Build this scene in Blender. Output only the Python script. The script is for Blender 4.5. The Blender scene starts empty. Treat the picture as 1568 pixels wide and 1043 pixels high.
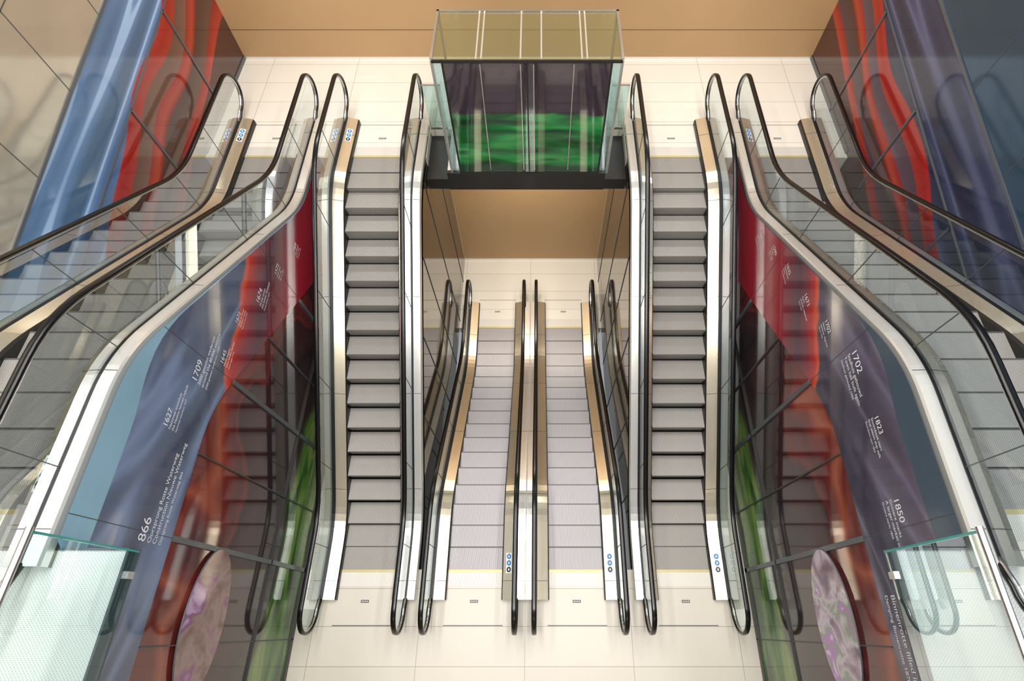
import bpy, math
from mathutils import Vector
TAN = math.tan(math.radians(30))
scene = bpy.context.scene
scene.view_settings.view_transform = 'Standard'
scene.view_settings.look = 'None'

# ------------------------------------------------------------ helpers
def C(h):
    h = h.lstrip('#')
    o = []
    for i in (0, 2, 4):
        v = int(h[i:i+2], 16)/255
        o.append(v/12.92 if v <= .04045 else ((v+.055)/1.055)**2.4)
    return (*o, 1)

class NT:
    """tiny node-graph helper"""
    def __init__(s, name):
        s.mat = bpy.data.materials.new(name); s.mat.use_nodes = True
        s.t = s.mat.node_tree; s.t.nodes.clear()
        s.out = s.n('ShaderNodeOutputMaterial')
    def n(s, t, **p):
        k = s.t.nodes.new(t)
        for a, b in p.items(): setattr(k, a, b)
        return k
    def lk(s, v, sock):
        if isinstance(v, (int, float)): sock.default_value = v
        elif isinstance(v, tuple): sock.default_value = v
        else: s.t.links.new(v, sock)
    def m(s, op, a, b=0.0, clamp=False):
        k = s.n('ShaderNodeMath', operation=op); k.use_clamp = clamp
        s.lk(a, k.inputs[0]); s.lk(b, k.inputs[1]); return k.outputs[0]
    def mix(s, f, a, b):
        k = s.n('ShaderNodeMix', data_type='RGBA')
        s.lk(f, k.inputs[0]); s.lk(a, k.inputs[6]); s.lk(b, k.inputs[7]); return k.outputs[2]
    def pos(s):
        g = s.n('ShaderNodeNewGeometry'); x = s.n('ShaderNodeSeparateXYZ')
        s.t.links.new(g.outputs['Position'], x.inputs[0])
        return x.outputs[0], x.outputs[1], x.outputs[2]
    def comb(s, x, y, z):
        k = s.n('ShaderNodeCombineXYZ')
        s.lk(x, k.inputs[0]); s.lk(y, k.inputs[1]); s.lk(z, k.inputs[2]); return k.outputs[0]
    def noise(s, vec, scale=1, detail=2, dist=0, rough=.5):
        k = s.n('ShaderNodeTexNoise'); s.lk(vec, k.inputs['Vector'])
        k.inputs['Scale'].default_value = scale; k.inputs['Detail'].default_value = detail
        k.inputs['Distortion'].default_value = dist; k.inputs['Roughness'].default_value = rough
        return k.outputs[0]
    def ramp(s, f, stops, interp='LINEAR'):
        k = s.n('ShaderNodeValToRGB'); s.lk(f, k.inputs[0]); e = k.color_ramp.elements
        k.color_ramp.interpolation = interp
        while len(e) < len(stops): e.new(.5)
        for i, (p, c) in enumerate(stops): e[i].position = p; e[i].color = c
        return k.outputs[0]
    def smooth(s, v, lo, hi):
        k = s.n('ShaderNodeMapRange', interpolation_type='SMOOTHSTEP')
        s.lk(v, k.inputs[0]); k.inputs[1].default_value = lo; k.inputs[2].default_value = hi
        return k.outputs[0]
    def pbr(s, col, rough=.5, metal=0., spec=None, coat=None, bump=None, bstr=.2, bdist=.01, emit=None, es=0, ior=None):
        b = s.n('ShaderNodeBsdfPrincipled')
        s.lk(col, b.inputs['Base Color']); s.lk(rough, b.inputs['Roughness']); s.lk(metal, b.inputs['Metallic'])
        if ior: b.inputs['IOR'].default_value = ior
        if coat is not None:
            b.inputs['Coat Weight'].default_value = coat; b.inputs['Coat Roughness'].default_value = .03
        if bump is not None:
            k = s.n('ShaderNodeBump'); k.inputs['Strength'].default_value = bstr; k.inputs['Distance'].default_value = bdist
            s.lk(bump, k.inputs['Height']); s.t.links.new(k.outputs[0], b.inputs['Normal'])
        if emit is not None:
            s.lk(emit, b.inputs['Emission Color']); b.inputs['Emission Strength'].default_value = es
        s.t.links.new(b.outputs[0], s.out.inputs[0]); return s.mat

def simple(name, col, rough=.5, metal=0., var=.06, **k):
    t = NT(name); x, y, z = t.pos()
    nz = t.noise(t.comb(t.m('MULTIPLY', x, 9.), t.m('MULTIPLY', y, 1.2), t.m('MULTIPLY', z, 3.)), 1, 2)
    c = C(col); d = tuple(v*(1-var*2) for v in c[:3]) + (1,)
    return t.pbr(t.mix(nz, d, c), rough, metal, **k)

def glass(name, tint, refl_lo=.04, opac=0.0, body=(0.05, .07, .07, 1), fk=.5):
    t = NT(name)
    tr = t.n('ShaderNodeBsdfTransparent'); tr.inputs[0].default_value = tint
    gl = t.n('ShaderNodeBsdfGlossy'); gl.inputs['Roughness'].default_value = .01
    gl.inputs['Color'].default_value = (.90, .96, 1, 1)
    fr = t.n('ShaderNodeFresnel'); fr.inputs[0].default_value = 1.5
    f = t.m('ADD', t.m('MULTIPLY', fr.outputs[0], fk), refl_lo, clamp=True)
    base = tr.outputs[0]
    if opac > 0:
        df = t.n('ShaderNodeBsdfDiffuse'); df.inputs[0].default_value = body
        m0 = t.n('ShaderNodeMixShader'); m0.inputs[0].default_value = opac
        t.t.links.new(base, m0.inputs[1]); t.t.links.new(df.outputs[0], m0.inputs[2]); base = m0.outputs[0]
    m = t.n('ShaderNodeMixShader'); t.t.links.new(f, m.inputs[0])
    t.t.links.new(base, m.inputs[1]); t.t.links.new(gl.outputs[0], m.inputs[2])
    t.t.links.new(m.outputs[0], t.out.inputs[0]); return t.mat

class MB:
    def __init__(s): s.v = []; s.f = []; s.m = []; s.mats = []
    def mi(s, mat):
        if mat not in s.mats: s.mats.append(mat)
        return s.mats.index(mat)
    def face(s, pts, mat):
        b = len(s.v); s.v += [tuple(p) for p in pts]; s.f.append(tuple(range(b, b+len(pts)))); s.m.append(s.mi(mat))
    def box(s, x0, x1, y0, y1, z0, z1, mat):
        b = len(s.v)
        s.v += [(x0,y0,z0),(x1,y0,z0),(x1,y1,z0),(x0,y1,z0),(x0,y0,z1),(x1,y0,z1),(x1,y1,z1),(x0,y1,z1)]
        for q in ((0,3,2,1),(4,5,6,7),(0,1,5,4),(1,2,6,5),(2,3,7,6),(3,0,4,7)):
            s.f.append(tuple(b+i for i in q)); s.m.append(s.mi(mat))
    def grid(s, rings, mats, closed=False, caps=False):
        b = len(s.v); n = len(rings[0])
        for r in rings: s.v += [tuple(p) for p in r]
        k = n if closed else n-1
        for i in range(len(rings)-1):
            for j in range(k):
                j2 = (j+1) % n
                s.f.append((b+i*n+j, b+i*n+j2, b+(i+1)*n+j2, b+(i+1)*n+j))
                s.m.append(s.mi(mats[j] if isinstance(mats, list) else mats))
        if caps:
            mm = s.mi(mats[0] if isinstance(mats, list) else mats)
            s.f.append(tuple(b+j for j in range(n))[::-1]); s.m.append(mm)
            s.f.append(tuple(b+(len(rings)-1)*n+j for j in range(n))); s.m.append(mm)
    def build(s, name, parent=None, smooth=False):
        me = bpy.data.meshes.new(name); me.from_pydata(s.v, [], s.f)
        for m in s.mats: me.materials.append(m)
        for p, i in zip(me.polygons, s.m): p.material_index = i; p.use_smooth = smooth
        me.update()
        o = bpy.data.objects.new(name, me); scene.collection.objects.link(o)
        if parent: o.parent = parent
        return o

def empty(name):
    e = bpy.data.objects.new(name, None); e.empty_display_size = .3; scene.collection.objects.link(e); return e

# ------------------------------------------------------------ materials
M = {}
def tread_mat(name, a, b, rough, metal=.2):
    t = NT(name); x, y, z = t.pos()
    st = t.m('ABSOLUTE', t.m('SINE', t.m('MULTIPLY', x, math.pi/.018)))
    return t.pbr(t.mix(st, C(a), C(b)), rough, metal, bump=st, bstr=.4, bdist=.004)
M['tread'] = tread_mat('step_tread_ribbed', '#6f6c69', '#a19d98', .38)
M['tread_lo'] = tread_mat('step_tread_ribbed_lower', '#797679', '#aaa6a8', .33, .3)
M['riser'] = tread_mat('step_riser_ribbed', '#84817d', '#b4b0ab', .45)
M['nose'] = simple('step_nosing', '#575452', .4, .3)
M['skirt'] = simple('skirt_dark', '#1c1b1a', .35, .3)
M['brass'] = simple('deck_brushed_steel_warm', '#e4d8c0', .2, .8, .1)
M['cream'] = simple('deck_brushed_steel', '#ece9e3', .24, .65, .05)
M['black'] = simple('rubber_black', '#0b0a0b', .22, 0.)
M['channel'] = simple('glass_channel_black', '#121212', .4, 0.)
M['steel'] = simple('stainless_steel', '#d0cecb', .22, .9)
M['steeldk'] = simple('dark_steel', '#3b3a3a', .3, .6)
M['fascia'] = simple('fascia_slate', '#4a535c', .3, .3)
M['mull'] = simple('mullion_grey', '#686c71', .35, .5)
M['shaft'] = simple('shaft_cladding_mirror', '#858078', .05, .9, .1)
M['glass'] = glass('balustrade_glass', (.84, .92, .95, 1), .045)
M['teal'] = glass('teal_glass', (.78, .92, .92, 1), .05, .04, C('#5f9a9a'))
M['tealedge'] = simple('glass_edge_teal', '#3f8f8a', .1)
M['joint'] = simple('joint_dark', '#4a4c4c', .5)
M['tanjoint'] = simple('joint_tan', '#7a5c3e', .5)
M['comb'] = simple('comb_yellow', '#c9bc8a', .4, .3)
M['plate'] = tread_mat('landing_plate', '#bdb8b0', '#dedad2', .35)
M['white'] = simple('sticker_white', '#f2f4f6', .4)
M['blue'] = simple('sticker_blue', '#1c7fd0', .4)
M['ink'] = simple('label_ink', '#26241f', .5)
M['text'] = simple('text_white', '#eef0f4', .4)

def floor_mat(name, a, joint, w=1.2, rough=.36):
    t = NT(name); x, y, z = t.pos()
    br = t.n('ShaderNodeTexBrick'); br.offset = 0; t.lk(t.comb(x, y, 0.), br.inputs['Vector'])
    br.inputs['Scale'].default_value = 1; br.inputs['Brick Width'].default_value = w*1.54
    br.inputs['Row Height'].default_value = w/2; br.inputs['Mortar Size'].default_value = .005
    br.inputs['Color1'].default_value = C(a); br.inputs['Color2'].default_value = tuple(v*.95 for v in C(a)[:3])+(1,)
    br.inputs['Mortar'].default_value = C(joint)
    nz = t.noise(t.comb(x, y, z), 1.4, 4)
    col = t.mix(t.m('MULTIPLY', nz, .25), br.outputs[0], tuple(v*.75 for v in C(a)[:3])+(1,))
    return t.pbr(col, rough, 0.)
M['floor'] = floor_mat('floor_tiles_white', '#e1dace', '#a39a8c')
def perf():
    t = NT('floor_perforated_white'); x, y, z = t.pos()
    a = t.m('SINE', t.m('MULTIPLY', x, 210.)); b = t.m('SINE', t.m('MULTIPLY', y, 210.))
    d = t.smooth(t.m('MULTIPLY', a, b), .35, .6)
    return t.pbr(t.mix(d, C('#dcdcda'), C('#b4b4b2')), .35, .1)
M['perf'] = perf()
def tan_wall():
    t = NT('wall_tan_plaster'); x, y, z = t.pos()
    nz = t.noise(t.comb(x, y, z), .5, 3)
    return t.pbr(t.mix(nz, C('#a5845c'), C('#b8956c')), .45)
M['tan'] = tan_wall()

def band_mat(side):
    t = NT('mural_timeline_' + side); x, y, z = t.pos()
    sw = t.noise(t.comb(3. if side == 'left' else 8., t.m('MULTIPLY', y, .28), t.m('MULTIPLY', t.m('ADD', z, t.m('MULTIPLY', y, .25)), 1.5)), 1.3, 1, .4)
    if side == 'left':
        base = t.ramp(sw, [(.36, C('#47506a')), (.46, C('#55607a')), (.52, C('#7484a6')), (.58, C('#5a6680')), (.7, C('#424a60'))])
        line = t.m('ADD', t.m('MULTIPLY', t.m('SUBTRACT', y, 2.4), .19), 3.85)
    else:
        base = t.ramp(sw, [(.36, C('#3a3446')), (.46, C('#4d4658')), (.52, C('#676076')), (.58, C('#484152')), (.7, C('#352f3c'))])
        line = t.m('ADD', t.m('MULTIPLY', t.m('SUBTRACT', y, 2.8), .61), 3.86)
    wob = t.m('MULTIPLY', t.m('SUBTRACT', t.noise(t.comb(1., y, z), 1.5, 2), .5), .5)
    b = t.m('ADD', t.m('SUBTRACT', line, z), wob)
    red = t.ramp(t.m('MULTIPLY', b, .7, clamp=True), [(0., C('#dc6038')), (.10, C('#b22a28')), (.25, C('#7c2632')), (.45, C('#4a2a3a')), (.7, C('#702636')), (1., C('#9a2230'))])
    return t.pbr(t.mix(t.smooth(b, -.04, .06), base, red), .12, 0., coat=.4)
M['band_left'] = band_mat('left'); M['band_right'] = band_mat('right')
M['sky_left'] = simple('panel_light_blue', '#94bcd4', .15, .2, .12)
M['sky_right'] = simple('panel_petrol', '#4a5a6a', .15, .2, .12)

def lower_mat(side):
    """print of poppies: reddish brown below the timeline, dark stems, green foot"""
    t = NT('mural_poppy_field_' + side); x, y, z = t.pos()
    zb = t.m('MINIMUM', 4.05, t.m('SUBTRACT', 4.05, t.m('MULTIPLY', t.m('SUBTRACT', y, 2.5), .577)))
    n = t.noise(t.comb(2. if side == 'left' else 6., t.m('MULTIPLY', y, .7), t.m('MULTIPLY', z, .5)), 1.2, 1, .3)
    w = t.m('ADD', t.m('MULTIPLY', t.m('SUBTRACT', zb, z), .4), t.m('MULTIPLY', t.m('SUBTRACT', n, .5), 1.1), clamp=True)
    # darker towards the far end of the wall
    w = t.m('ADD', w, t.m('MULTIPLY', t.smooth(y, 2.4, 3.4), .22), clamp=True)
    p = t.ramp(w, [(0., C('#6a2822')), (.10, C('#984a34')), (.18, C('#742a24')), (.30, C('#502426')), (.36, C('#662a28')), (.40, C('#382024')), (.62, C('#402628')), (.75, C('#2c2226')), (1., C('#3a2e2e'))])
    g = t.noise(t.comb(4., t.m('MULTIPLY', y, .5), t.m('MULTIPLY', z, 2.)), 1.5, 2, .5)
    gr = t.ramp(g, [(.35, C('#1c3a16')), (.5, C('#46752a')), (.62, C('#7f9550')), (.72, C('#2f5424'))])
    wob = t.m('MULTIPLY', t.m('SUBTRACT', t.noise(t.comb(7., y, 0.), .7, 2), .5), 1.2)
    zz = t.m('ADD', z, wob)
    col = t.mix(t.smooth(zz, 1.0, 1.3), gr, p)
    return t.pbr(col, .07, 0., coat=.3, ior=1.45)
M['low_left'] = lower_mat('left'); M['low_right'] = lower_mat('right')

def upper_mat(side):
    t = NT('mural_upper_' + side); x, y, z = t.pos()
    L = side == 'left'
    sw = t.noise(t.comb(5., t.m('MULTIPLY', y, .10), t.m('MULTIPLY', t.m('SUBTRACT', z, t.m('MULTIPLY', y, .12)), 2.0)), 1.5, 0, .2)
    if L:
        base = t.ramp(sw, [(.36, C('#4d6a92')), (.47, C('#6484b0')), (.49, C('#94b0d4')), (.55, C('#94b0d4')), (.565, C('#5f7ea8')), (.7, C('#45607f'))])
    else:
        base = t.ramp(sw, [(.36, C('#2c3148')), (.47, C('#3c4260')), (.53, C('#565a78')), (.6, C('#373c54')), (.7, C('#282c40'))])
    wob = t.m('MULTIPLY', t.m('SUBTRACT', t.noise(t.comb(1. if L else 4., t.m('MULTIPLY', y, .35), t.m('MULTIPLY', z, .35)), 1.2, 0), .5), .9)
    line = t.m('ADD', t.m('MULTIPLY', t.m('SUBTRACT', y, 4.8), .2), 4.25)
    b = t.m('ADD', t.m('SUBTRACT', line, z), wob)
    br = '#5e4238' if L else '#4c3a44'
    p = t.ramp(t.m('MULTIPLY', b, .5, clamp=True), [(0., C('#a02420')), (.06, C('#8e1d1a')), (.13, C('#962a20')), (.145, C(br)), (.27, C('#6e5044' if L else '#564450')),
                 (.285, C('#8e2420')), (.36, C('#a03c2a')), (.40, C('#7a201c')), (.415, C('#48302c')), (.60, C(br)), (.61, C('#8a201c')), (.72, C('#a4382a')), (.74, C('#4a2c28'))])
    fy = t.smooth(t.m('ADD', y, wob), 4.4, 4.8)
    f = t.m('MULTIPLY', t.smooth(b, -.03, .02), fy)
    col = t.mix(f, base, p)
    if L:
        col = t.mix(t.m('MULTIPLY', t.smooth(t.m('MULTIPLY', y, -1.), -4.6, -3.), .6), col, C('#5f9ab0'))
    return t.pbr(col, .10, 0., coat=.35, ior=1.4)
M['up_left'] = upper_mat('left'); M['up_right'] = upper_mat('right')
M['panel_left'] = simple('panel_cream_glossy', '#cbc4b6', .08, .55, .1)
M['panel_right'] = simple('panel_slate_glossy', '#475c72', .08, .5, .1)

# ------------------------------------------------------------ escalator
def make_path(zA, zB, ya):
    H = abs(zB-zA); sg = 1 if zB > zA else -1; yb = ya + H/TAN; r = .45
    def R(t):
        return 0 if t < -r else (t if t > r else (t+r)**2/(4*r))
    return lambda y: zA + sg*TAN*(R(y-ya)-R(y-yb))

def escalator(cx, yA, yB, zA, zB, ya, dn=.5, df=.93, rn=.66, rf=1.06, stickers=(), clad=None, truss=.9):
    root = empty('escalator')
    zp = make_path(zA, zB, ya)
    # --- steps
    b = MB(); n = round((yB-yA)/.4); dy = (yB-yA)/n; w = .5
    zs = [zp(yA+(i+.5)*dy) for i in range(n)]
    zs[0] = zp(yA); zs[-1] = zp(yB)
    tm = M['tread_lo'] if zB < zA and zA < 1 else M['tread']
    for i in range(n):
        y0 = yA+i*dy; y1 = y0+dy; z = zs[i]
        x0, x1 = cx-w+.012, cx+w-.012
        b.face([(x0,y0,z),(x1,y0,z),(x1,y1,z),(x0,y1,z)], tm)
        if i < n-1:
            zn = zs[i+1]; up = zn > z; rec = .035*min(1, abs(zn-z)/.2)
            hi, lo = max(z, zn), min(z, zn); sgn = 1 if up else -1
            if hi-lo > .03:
                prof = [(y1, hi), (y1, hi-.02)]
                for k in range(1, 5):
                    f = k/4; prof.append((y1 + sgn*rec*math.sin(f*math.pi/2), hi-.02-(hi-.02-lo+.02)*f))
                b.grid([[(x0, p, q) for p, q in prof], [(x1, p, q) for p, q in prof]], M['riser'])
            # nosing strip on the upper tread and groove at the foot of the riser
            nw = .012 if up else .02
            b.box(x0, x1, min(y1, y1+sgn*nw), max(y1, y1+sgn*nw), hi-.004, hi+.002, M['nose'])
            b.box(x0, x1, y1-.004, y1+.004, lo, lo+.003, M['skirt'])
    b.build('steps', root)
    # comb plates & landing plates
    b = MB()
    for yy, zz, s in ((yA, zA, -1), (yB, zB, 1)):
        y0, y1 = sorted((yy, yy+s*.045)); b.box(cx-w, cx+w, y0, y1, zz, zz+.012, M['comb'])
        y0, y1 = sorted((yy+s*.045, yy+s*.28)); b.box(cx-w, cx+w, y0, y1, zz, zz+.009, M['plate'])
        y0, y1 = sorted((yy+s*.28, yy+s*.9)); b.box(cx-w-.02, cx+w+.02, y0, y1, zz, zz+.005, M['floor'])
        b.box(cx-w-.02, cx+w+.02, yy+s*.9-.006, yy+s*.9+.006, zz, zz+.006, M['joint'])
        b.box(cx-.07, cx+.07, yy+s*.52-.022, yy+s*.52+.022, zz+.005, zz+.008, M['ink'])
        for k in range(4):
            b.box(cx-.055+k*.031, cx-.038+k*.031, yy+s*.52-.012, yy+s*.52+.012, zz+.008, zz+.009, M['white'])
    b.build('comb_plates', root)
    # --- balustrade bases
    ys = [yA-dn]
    y = yA-dn
    while y < yB+df-.01:
        y = min(y+.12, yB+df); ys.append(y)
    for s, nm in ((-1, 'left'), (1, 'right')):
        b = MB()
        rings = []
        for y in ys:
            zz = zp(y)
            lo = 0.0 if (y < yA or y > yB) else -.28
            cs = [(.49, lo), (.49, .085), (.51, .12), (.70, .165), (.735, .168), (.765, .168), (.77, .165), (.90, .155), (.915, .13)]
            rings.append([(cx+s*a, y, zz+c) for a, c in cs])
        b.grid(rings, [M['skirt'], M['steeldk'], M['brass'], M['channel'], M['channel'], M['channel'], M['cream'], M['cream']])
        for yy in (ys[0], ys[-1]):
            zz = zp(yy)
            cs = [(.49, 0), (.49, .085), (.51, .12), (.70, .165), (.77, .165), (.90, .155), (.915, .13), (.915, 0)]
            b.face([(cx+s*a, yy, zz+c) for a, c in cs], M['cream'])
        k = yA-.2
        while k < yB+.6:
            zz = zp(k); z2 = zp(k+.008)
            b.face([(cx+s*.51, k, zz+.1215), (cx+s*.70, k, zz+.167), (cx+s*.70, k+.008, z2+.167), (cx+s*.51, k+.008, z2+.1215)], M['joint'])
            b.face([(cx+s*.775, k, zz+.167), (cx+s*.90, k, zz+.157), (cx+s*.90, k+.008, z2+.157), (cx+s*.775, k+.008, z2+.167)], M['joint'])
            k += 1.55
        b.build('deck_' + nm, root)
        # outer cladding
        b = MB(); rings = []
        for y in ys:
            zz = zp(y); lo = 0.0 if (y < yA or y > yB) else -truss
            rings.append([(cx+s*.915, y, zz+.13), (cx+s*.915, y, zz+.05), (cx+s*.905, y, zz+.045), (cx+s*.905, y, zz+lo)])
        b.grid(rings, [M['cream'], M['steel'], clad or M['shaft']])
        b.build('cladding_' + nm, root)
        # glass
        b = MB(); gx = cx+s*.75; hr = .93; rad = .36; top = .93-.03
        y0, y1 = yA-rn, yB+rf
        yy = [y0+(y1-y0)*i/60 for i in range(61)]
        b.grid([[(gx, y, zp(y)+.165), (gx, y, zp(y)+top)] for y in yy], M['glass'])
        for ce, sg in ((y0, -1), (y1, 1)):
            cz = zp(ce)+hr-rad; ri = rad-.03
            arc = [(gx, ce+sg*ri*math.cos(a), cz+ri*math.sin(a)) for a in [math.pi/2-math.pi*i/16 for i in range(17)]]
            b.face([(gx, ce, cz)]+arc, M['glass'])
        k = yA+.35
        while k < yB:
            b.box(gx-.005, gx+.005, k-.004, k+.004, zp(k)+.17, zp(k)+top, M['joint']); k += 1.3
        b.build('glass_' + nm, root)
        # handrail
        path = []
        for i in range(15):
            a = -math.pi/2 + math.pi*i/14
            path.append((y0-rad*math.cos(a), zp(y0)+hr-rad+rad*math.sin(a)))
        path = [(y0+.22, zp(y0)+.13)] + path
        path += [(y, zp(y)+hr) for y in yy[1:-1]]
        for i in range(15):
            a = math.pi/2 - math.pi*i/14
            path.append((y1+rad*math.cos(a), zp(y1)+hr-rad+rad*math.sin(a)))
        path.append((y1-.22, zp(y1)+.13))
        for nmr, hw, hh, off, mt in (('handrail_', .042, .024, 0, M['black']), ('rail_track_', .018, .016, -.032, M['steel'])):
            b = MB(); rings = []
            for i, (py, pz) in enumerate(path):
                a = path[max(0, i-1)]; c = path[min(len(path)-1, i+1)]
                t = Vector((c[0]-a[0], c[1]-a[1])).normalized(); nrm = Vector((-t.y, t.x))
                ring = []
                for k in range(10):
                    an = 2*math.pi*k/10
                    u = hw*math.copysign(abs(math.cos(an))**.7, math.cos(an)); v = off+hh*math.copysign(abs(math.sin(an))**.7, math.sin(an))
                    ring.append((gx+u, py+nrm.x*v, pz+nrm.y*v))
                rings.append(ring)
            b.grid(rings, mt, closed=True, caps=True)
            b.build(nmr+nm, root, smooth=True)
    # underside
    b = MB()
    b.grid([[(cx-.9, y, zp(y)-truss), (cx+.9, y, zp(y)-truss)] for y in ys if yA <= y <= yB], M['steeldk'])
    b.build('truss_underside', root)
    # pictogram stickers
    if stickers:
        b = MB()
        for s, yc, in stickers:
            def P(a, yv, e): return (cx+s*a, yv, zp(yc)+.12+(a-.51)*.237+e)
            b.face([P(.56, yc-.17, .004), P(.66, yc-.17, .004), P(.66, yc+.17, .004), P(.56, yc+.17, .004)], M['white'])
            for k, mt in ((-.11, 'channel'), (0, 'blue'), (.11, 'blue')):
                b.face([P(.61+.04*math.cos(a), yc+k+.046*math.sin(a), .006) for a in [i*math.pi/8 for i in range(16)]], M[mt])
                b.face([P(.61+.014*math.cos(a), yc+k+.022*math.sin(a), .008) for a in [i*math.pi/4 for i in range(8)]], M['white'])
        b.build('pictogram_stickers', root)
    return zp

NEAR, UP, LOW, TOP = 0.0, 3.1, -2.2, 5.5
Y0, YU, YL, YS0, YS1 = .915, 8.0, 7.2, .955, 8.0
XO, XC, XS = 2.85, .912, 4.95
escalator(-XO, Y0, YU, NEAR, UP, Y0+.86, stickers=((-1, YU+.45),))
escalator(XO, Y0, YU, NEAR, UP, Y0+.86, stickers=((1, Y0+.1),))
escalator(-XC, Y0, YL, NEAR, LOW, Y0+1.2, stickers=((1, Y0+.1),), df=.75, rf=.75)
escalator(XC, Y0, YL, NEAR, LOW, Y0+1.2, stickers=((1, Y0+.1),), df=.75, rf=.75)
zs_path = escalator(-XS, YS0, YS1, TOP, UP, 2.5, stickers=((-1, YS1+.45), (1, YS0+.3)))
escalator(XS, YS0, YS1, TOP, UP, 2.5, stickers=((-1, YS1+.45),))

# ------------------------------------------------------------ room shell
XW, XM, YF, YN = 6.2, 4.0, 11.0, -3.0
b = MB(); T = .25
b.box(-XM, XM, YN, Y0, -T, 0, M['floor'])
b.box(-XM, -XO-.92, Y0, YF, -T, 0, M['floor']); b.box(XO+.92, XM, Y0, YF, -T, 0, M['floor'])
b.build('floor')
b = MB()
b.box(-1.93, 1.93, YL, 9.5, LOW-T, LOW, M['floor'])
b.build('floor_lower_landing')
b = MB(); ST = .42
for s in (-1, 1):
    def bx(xa, xb, y0, y1):
        x0, x1 = sorted((s*xa, s*xb)); b.box(x0, x1, y0, y1, UP-ST, UP, M['floor'])
    bx(XM+.02, XW, YS1, YF); bx(XO+.93, XM+.02, YS1, YF); bx(1.93, XO+.93, YU, YF); bx(1.5, 1.93, 8.78, YF)
    x0, x1 = sorted((s*1.5, s*1.92)); b.box(x0, x1, 7.6, 8.78, UP-ST, UP-.16, M['steeldk'])
b.box(-1.5, 1.5, 7.66, YF, UP-ST, UP, M['floor'])
b.box(-1.5, 1.5, 7.58, 7.66, UP-ST, UP+.01, M['steeldk'])
b.build('floor_upper_landing')
for s, nm in ((-1, 'left'), (1, 'right')):
    b = MB()
    def bx(xa, xb, y0, y1, z0, z1, m):
        x0, x1 = sorted((s*xa, s*xb)); b.box(x0, x1, y0, y1, z0, z1, m)
    GX = 3.42
    bx(GX, XW, YN, .60, TOP-.12, TOP, M['perf']); bx(XM+.05, XW, .60, YS0, TOP-.12, TOP, M['perf'])
    bx(GX-.02, GX, YN, .62, TOP-.14, TOP+.02, M['fascia']); bx(GX, XM+.03, .60, .62, TOP-.14, TOP+.02, M['fascia'])
    b.build('floor_top_landing_' + nm)
    # side walls: printed lower part and glossy panels above a rising seam
    b = MB(); q = lambda y: 5.33+(y-4.1)*.15
    X = s*XW; X2 = s*(XW+.2)
    b.face([(X, YN, UP-.4), (X, YF, UP-.4), (X, YF, q(YF)), (X, YN, q(YN))], M['up_'+nm])
    b.face([(X, YN, q(YN)), (X, YF, q(YF)), (X, YF, 9), (X, YN, 9)], M['panel_'+nm])
    b.face([(X2, YN, UP-.4), (X2, YF, UP-.4), (X2, YF, 9), (X2, YN, 9)], M['mull'])
    b.face([(X, YF, UP-.4), (X2, YF, UP-.4), (X2, YF, 9), (X, YF, 9)], M['mull'])
    b.face([(X, YN, UP-.4), (X2, YN, UP-.4), (X2, YN, 9), (X, YN, 9)], M['mull'])
    b.build('wall_' + nm)
    b = MB()
    x0, x1 = sorted((s*(XW-.02), s*XW))
    for k in range(-1, 6):
        yy = .9+2.1*k
        b.box(x0, x1, yy-.02, yy+.02, UP, q(yy)-.95, M['mull'])
    xx0, xx1 = sorted((s*(XW-.004), s*XW))
    for k in range(-1, 10): b.box(xx0, xx1, .9+1.4*k-.006, .9+1.4*k+.006, q(.9+1.4*k), 9, M['joint'])
    def bar(f, h, m, d=.02):
        xa = s*(XW-d)
        b.grid([[(s*XW, y, f(y)-h), (xa, y, f(y)-h), (xa, y, f(y)+h), (s*XW, y, f(y)+h)] for y in (YN, YF)], m)
    bar(q, .02, M['mull']); bar(lambda y: q(y)+1.1, .006, M['joint'], .004); bar(lambda y: q(y)+2.2, .006, M['joint'], .004)
    bar(lambda y: q(y)-.95, .012, M['mull'])
    b.box(x0, x1, 8.1, YF, UP, UP+.08, M['mull'])
    b.build('trim_' + ('1' if s < 0 else '2'))
    # lower mural wall
    wall = empty('wall_mural_' + nm)
    ysamp = [YN+(YS1-YN)*i/60 for i in range(61)]
    b = MB()
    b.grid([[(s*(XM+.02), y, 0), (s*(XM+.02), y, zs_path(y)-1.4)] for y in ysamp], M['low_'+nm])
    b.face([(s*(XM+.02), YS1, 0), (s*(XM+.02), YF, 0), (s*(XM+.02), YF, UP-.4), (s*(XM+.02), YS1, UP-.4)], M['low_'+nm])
    for k in range(-1, 5):
        yy = .9+2.1*k; x0, x1 = sorted((s*(XM-.01), s*(XM+.02)))
        b.box(x0, x1, yy-.032, yy+.032, 0, min(zs_path(yy)-1.46, UP+1.6), M['mull'])
        if k < 4:
            b.box(x0, x1, yy+1.0, yy+1.012, 0, zs_path(yy+1)-1.46, M['joint'])
    b.box(x0, x1, YN, YF, 0, .1, M['steeldk']); b.box(x0, x1, YN, 7, 1.42, 1.45, M['steeldk'])
    b.build('lower_panels', wall)
    # timeline band on the side of the truss
    b = MB(); rings = []
    def drop(y):
        f = min(1, max(0, (3.4-y)/1.6)); return .02+.34*f*f*(3-2*f)
    for y in ysamp:
        zt = zs_path(y); tp = zt+.1 if y > .58 else zt-.13
        rings.append([(s*XM, y, tp), (s*XM, y, zt+.1-drop(y)), (s*XM, y, zt-1.45), (s*(XM+.02), y, zt-1.46)])
    b.grid(rings, [M['sky_'+nm], M['band_'+nm], M['mull']])
    k = 0.9
    while k < 7.4:
        b.face([(s*(XM-.002), k, zs_path(k)+.1), (s*(XM-.002), k+.008, zs_path(k)+.1), (s*(XM-.002), k+.008, zs_path(k)-1.45), (s*(XM-.002), k, zs_path(k)-1.45)], M['joint'])
        k += 2.1
    band = b.build('timeline_band', wall)
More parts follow.
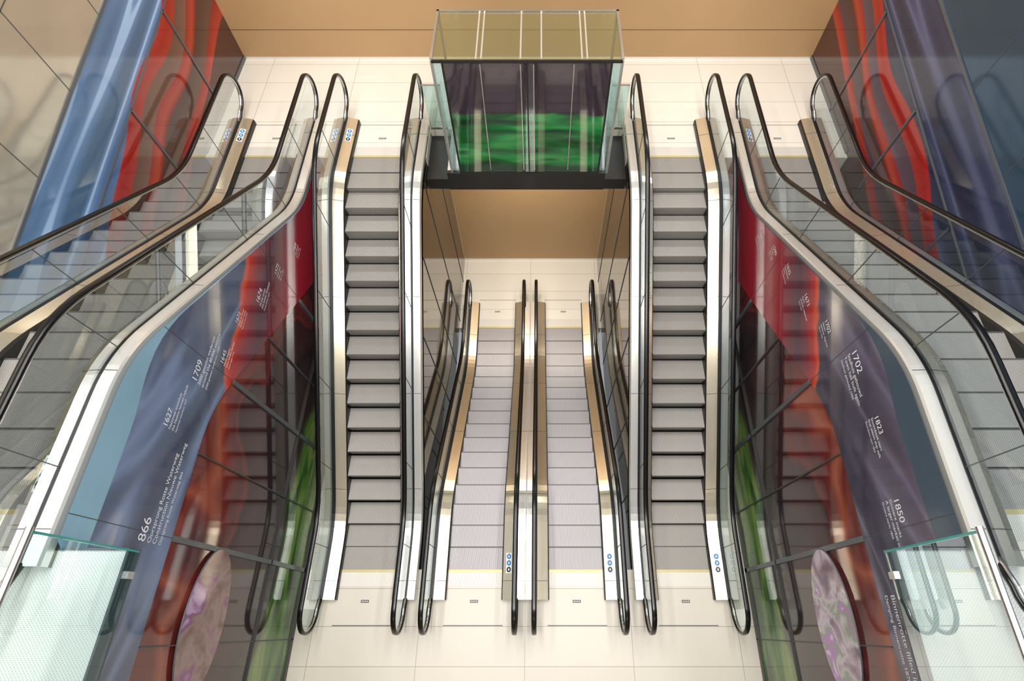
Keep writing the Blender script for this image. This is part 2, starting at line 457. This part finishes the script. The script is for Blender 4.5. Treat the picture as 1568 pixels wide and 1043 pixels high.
    if s < 0:
        items = [(.8, 4.5, '866', 'Oorsprong Rotte Waterweg', 'Construction Nieuwe Waterweg', .2),
                 (2.0, 4.74, '1627', 'Nationaal woonhuis', 'the Nation houses rebuilt', .13),
                 (2.66, 4.5, '1709', '2000 geesten wederom', 'around the 80.000 visitors', .17),
                 (3.1, 4.1, '1645', 'Markt begint', 'Start of the market', .12),
                 (3.75, 4.05, '1672', 'Kade en haven', 'harbour works', .11),
                 (4.3, 3.7, '1674', 'Grote toren', 'the tower finished', .15),
                 (5.0, 3.45, '1572', 'Vrije stad', 'free city', .12), (5.7, 3.1, '1489', 'Vestingwal', 'town wall', .12)]
    else:
        items = [(2.92, 4.85, '1702', 'Stadhuis gebouwd', 'Town hall built again', .18),
                 (2.08, 4.9, '1823', 'Stoomboot vaart', 'first steam ship sails', .13),
                 (1.2, 4.8, '1850', 'Grotere markt', 'A larger market square', .15),
                 (.3, 4.5, '1870', 'Demping Binnenrotte', 'Binnenrotte filled in', .24),
                 (3.55, 4.5, '1702', 'Haven', 'harbour dug out', .12), (4.15, 4.2, '1671', 'Kerk', 'church restored', .13),
                 (4.85, 3.95, '1635', 'Veerdienst', 'ferry', .12), (5.95, 3.4, '1520', 'Visbanken', 'fish stalls', .14),
                 (5.4, 3.7, '1590', 'Gracht', 'canal dug', .12)]
    rot = (math.pi/2, 0, math.pi/2) if s < 0 else (math.pi/2, 0, -math.pi/2)
    for (yy, zz, a, t1, t2, sz) in items:
        for body, dz, f in ((a, 0, 1), (t1, -.5, .5), (t2, -.95, .5), (t1+' '+a, -1.4, .36)):
            cu = bpy.data.curves.new('lettering', 'FONT'); cu.body = body; cu.size = sz*f*.85
            o = bpy.data.objects.new('lettering', cu); scene.collection.objects.link(o)
            o.location = (s*(XM-.004), yy, zz+dz*sz); o.rotation_euler = rot; cu.materials.append(M['text'])
            o.parent = wall
    # round screen
    t = NT('round_screen_' + nm); px, py, pz = t.pos()
    n1 = t.noise(t.comb(1. if s < 0 else 9., py, pz), 2.6, 3, .6)
    if s < 0:
        col = t.ramp(n1, [(.3, C('#5c403e')), (.42, C('#785a56')), (.55, C('#917872')), (.66, C('#7f4874')), (.75, C('#b898be'))])
    else:
        col = t.ramp(n1, [(.3, C('#5a4458')), (.42, C('#84707c')), (.5, C('#aa9ca6')), (.58, C('#74806c')), (.66, C('#9a66a0')), (.75, C('#d4ccd6'))])
    sm = t.pbr(col, .12, 0., emit=col, es=.05 if s < 0 else .25)
    b = MB(); cy, cz, ry, rz = .05, 2.95, .86, .47
    b.face([(s*(XM-.025), cy+ry*math.cos(i*math.pi/32), cz+rz*math.sin(i*math.pi/32)) for i in range(64)], sm)
    b.grid([[(s*(XM-.025), cy+ry*math.cos(i*math.pi/32), cz+rz*math.sin(i*math.pi/32)), (s*(XM-.012), cy+(ry+.012)*math.cos(i*math.pi/32), cz+(rz+.012)*math.sin(i*math.pi/32))] for i in range(65)], M['mull'])
    b.build('round_screen')
    # shaft wall under the up escalators
    b = MB(); op = make_path(NEAR, UP, Y0+.86)
    yy = [Y0-.02+(9.5-Y0)*i/60 for i in range(61)]
    b.grid([[(s*1.93, y, LOW), (s*1.93, y, min(op(y), UP)-.05 if y < YU else UP-ST)] for y in yy], M['shaft'])
    for k in range(1, 7):
        y = Y0+1.3*k; x0, x1 = sorted((s*1.92, s*1.93))
        b.box(x0, x1, y-.008, y+.008, LOW, min(op(y), UP)-.06, M['joint'])
    b.build('wall_shaft_' + nm)
    # glass balustrade of top landing
    b = MB(); gx = s*(GX-.03)
    b.face([(gx, YN, TOP-.1), (gx, .60, TOP-.1), (gx, .60, TOP+1.08), (gx, YN, TOP+1.08)], M['teal'])
    b.box(gx-.009, gx+.009, .59, .608, TOP-.1, TOP+1.08, M['tealedge'])
    ring = lambda y: [(gx+.026*math.cos(a), y, TOP+1.1+.026*math.sin(a)) for a in [i*math.pi/6 for i in range(12)]]
    b.grid([ring(YN), ring(.63)], M['steel'], closed=True, caps=True)
    for yv in (-2.2, -.9, .4):
        b.box(gx-.025, gx+.025, yv-.03, yv+.03, TOP-.1, TOP-.02, M['steel'])
    b.build('glass_balustrade')
    # little glass screen beside lift
    b = MB(); x0, x1 = sorted((s*1.58, s*1.92))
    b.box(x0, x1, 8.785, 8.795, UP+.03, UP+.98, M['teal'])
    b.box(x0, x1, 8.78, 8.80, UP+.98, UP+1.01, M['steel']); b.box(x0, x1, 8.78, 8.80, UP, UP+.05, M['steel'])
    b.build('glass_screen')

b = MB(); b.box(-XW, XW, YF, YF+.2, UP, 9, M['tan']); b.box(-XW, XW, YF-.015, YF, UP, UP+.05, M['cream'])
for zz in (3.75, 4.6, 5.5): b.box(-XW, XW, YF-.003, YF, zz-.008, zz+.008, M['tanjoint'])
b.build('wall_back')
b = MB(); b.box(-1.93, 1.93, 9.5, 9.7, LOW, UP-ST, M['tan']); b.box(-1.93, 1.93, 9.485, 9.5, LOW, LOW+.07, M['cream']); b.build('wall_lower_back')
b = MB(); b.box(-XW, XW, YN-.2, YN, 0, 5.0, M['panel_left']); b.build('wall_front')
b = MB(); b.box(-1.93, 1.93, Y0-.1, Y0+.02, LOW, -T, M['shaft']); b.build('wall_shaft_front')

# ------------------------------------------------------------ glass lift
t = NT('lift_door_painted_reflection'); x, y, z = t.pos()  # green reflection in the dark front glass, painted into its colour
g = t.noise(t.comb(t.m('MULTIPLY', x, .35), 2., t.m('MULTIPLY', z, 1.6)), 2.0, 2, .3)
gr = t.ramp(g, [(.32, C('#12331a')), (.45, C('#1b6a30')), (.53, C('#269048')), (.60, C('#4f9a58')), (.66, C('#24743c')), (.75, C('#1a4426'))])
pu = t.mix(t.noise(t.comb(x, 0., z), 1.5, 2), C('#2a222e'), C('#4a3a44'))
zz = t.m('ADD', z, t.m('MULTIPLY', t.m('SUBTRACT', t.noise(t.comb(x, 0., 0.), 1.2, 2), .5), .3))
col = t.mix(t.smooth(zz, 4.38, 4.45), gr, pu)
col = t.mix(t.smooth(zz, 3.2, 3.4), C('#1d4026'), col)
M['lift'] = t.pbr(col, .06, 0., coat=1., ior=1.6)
M['roof'] = glass('lift_roof_glass', (.74, .70, .52, 1), .08, .2, C('#a8976a'))
root = empty('glass_lift')
LX0, LX1, LY0, LY1, LZ = -1.40, 1.52, 7.6, 8.85, 5.4
b = MB()
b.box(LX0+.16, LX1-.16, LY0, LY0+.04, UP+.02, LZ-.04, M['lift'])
b.box(LX0, LX0+.16, LY0+.005, LY0+.035, UP, LZ-.04, M['glass']); b.box(LX1-.16, LX1, LY0+.005, LY0+.035, UP, LZ-.04, M['glass'])
b.build('doors', root)
b = MB()
for xx in (LX0, LX1):
    b.box(xx-.02, xx+.02, LY0-.01, LY0+.03, UP, LZ, M['steel']); b.box(xx-.02, xx+.02, LY1-.04, LY1, UP, LZ+.03, M['steel'])
for xx in (LX0+.16, LX1-.16): b.box(xx-.015, xx+.015, LY0-.01, LY0+.03, UP, LZ, M['steeldk'])
xm = (LX0+LX1)/2
b.box(xm-.012, xm+.012, LY0-.012, LY0, UP, LZ-.04, M['steeldk'])
for xx in (xm-.72, xm+.72, xm+.1, xm-.1): b.box(xx-.008, xx+.008, LY0-.03, LY0-.015, UP+.1, LZ-.05, M['steel'])  # outer and inner thin bars stand in for reflected stripes on the glass
b.box(LX0, LX1, LY0-.015, LY0+.03, LZ-.04, LZ, M['steeldk'])
b.box(LX0, LX1, LY1-.04, LY1, LZ, LZ+.03, M['steel'])
for xx in (LX0, LX1):
    b.box(xx-.02, xx+.02, LY0, LY1, LZ, LZ+.03, M['steel'])
for xx in (xm-.78, xm-.70, xm-.10, xm+.22, xm+.84, xm+.92):  # pale bars added in place of light stripes reflected in the roof
    b.box(xx-.012, xx+.012, LY0+.02, LY1-.04, LZ+.006, LZ+.016, M['cream'])
b.build('frame', root)
b = MB()
b.face([(LX0, LY0, LZ+.005), (LX1, LY0, LZ+.005), (LX1, LY1, LZ+.005), (LX0, LY1, LZ+.005)], M['roof'])
b.face([(LX0, LY0, UP), (LX0, LY1, UP), (LX0, LY1, LZ), (LX0, LY0, LZ)], M['teal'])
b.face([(LX1, LY0, UP), (LX1, LY1, UP), (LX1, LY1, LZ), (LX1, LY0, LZ)], M['teal'])
b.face([(LX0, LY1, UP), (LX1, LY1, UP), (LX1, LY1, LZ), (LX0, LY1, LZ)], M['teal'])
b.build('enclosure', root)

# ------------------------------------------------------------ lighting
w = bpy.data.worlds.new('world'); scene.world = w; w.use_nodes = True
bg = w.node_tree.nodes['Background']; bg.inputs[0].default_value = (.92, .96, 1, 1); bg.inputs[1].default_value = .36
def area(name, loc, sx, sy, e, col=(1, .965, .91), rot=(0, 0, 0)):
    l = bpy.data.lights.new(name, 'AREA'); l.shape = 'RECTANGLE'; l.size = sx; l.size_y = sy; l.energy = e; l.color = col
    o = bpy.data.objects.new(name, l); scene.collection.objects.link(o); o.location = loc; o.rotation_euler = rot; return o
for xx in (-4.2, -1.4, 1.4, 4.2):
    area('ceiling_light', (xx, 3.5, 13), .5, 9, 410)
area('ceiling_light', (0, -.8, 12.5), 7, .8, 330)
area('landing_fill', (-3.6, 9.6, 7.2), 3, .5, 85); area('landing_fill', (3.6, 9.6, 7.2), 3, .5, 85)  # unseen fill lamps, added to brighten the far landing
area('lower_landing_light', (0, 8.5, 2.6), 2.6, .5, 130, (1, .92, .80))

# ------------------------------------------------------------ camera
cam = bpy.data.cameras.new('camera'); co = bpy.data.objects.new('camera', cam); scene.collection.objects.link(co)
co.location = (.25, 0, 10.62); co.rotation_euler = (math.radians(28), 0, 0)
cam.sensor_width = 36; cam.lens = 824/1568*36; cam.shift_x = -42/1568
cam.clip_start = .05
scene.camera = co
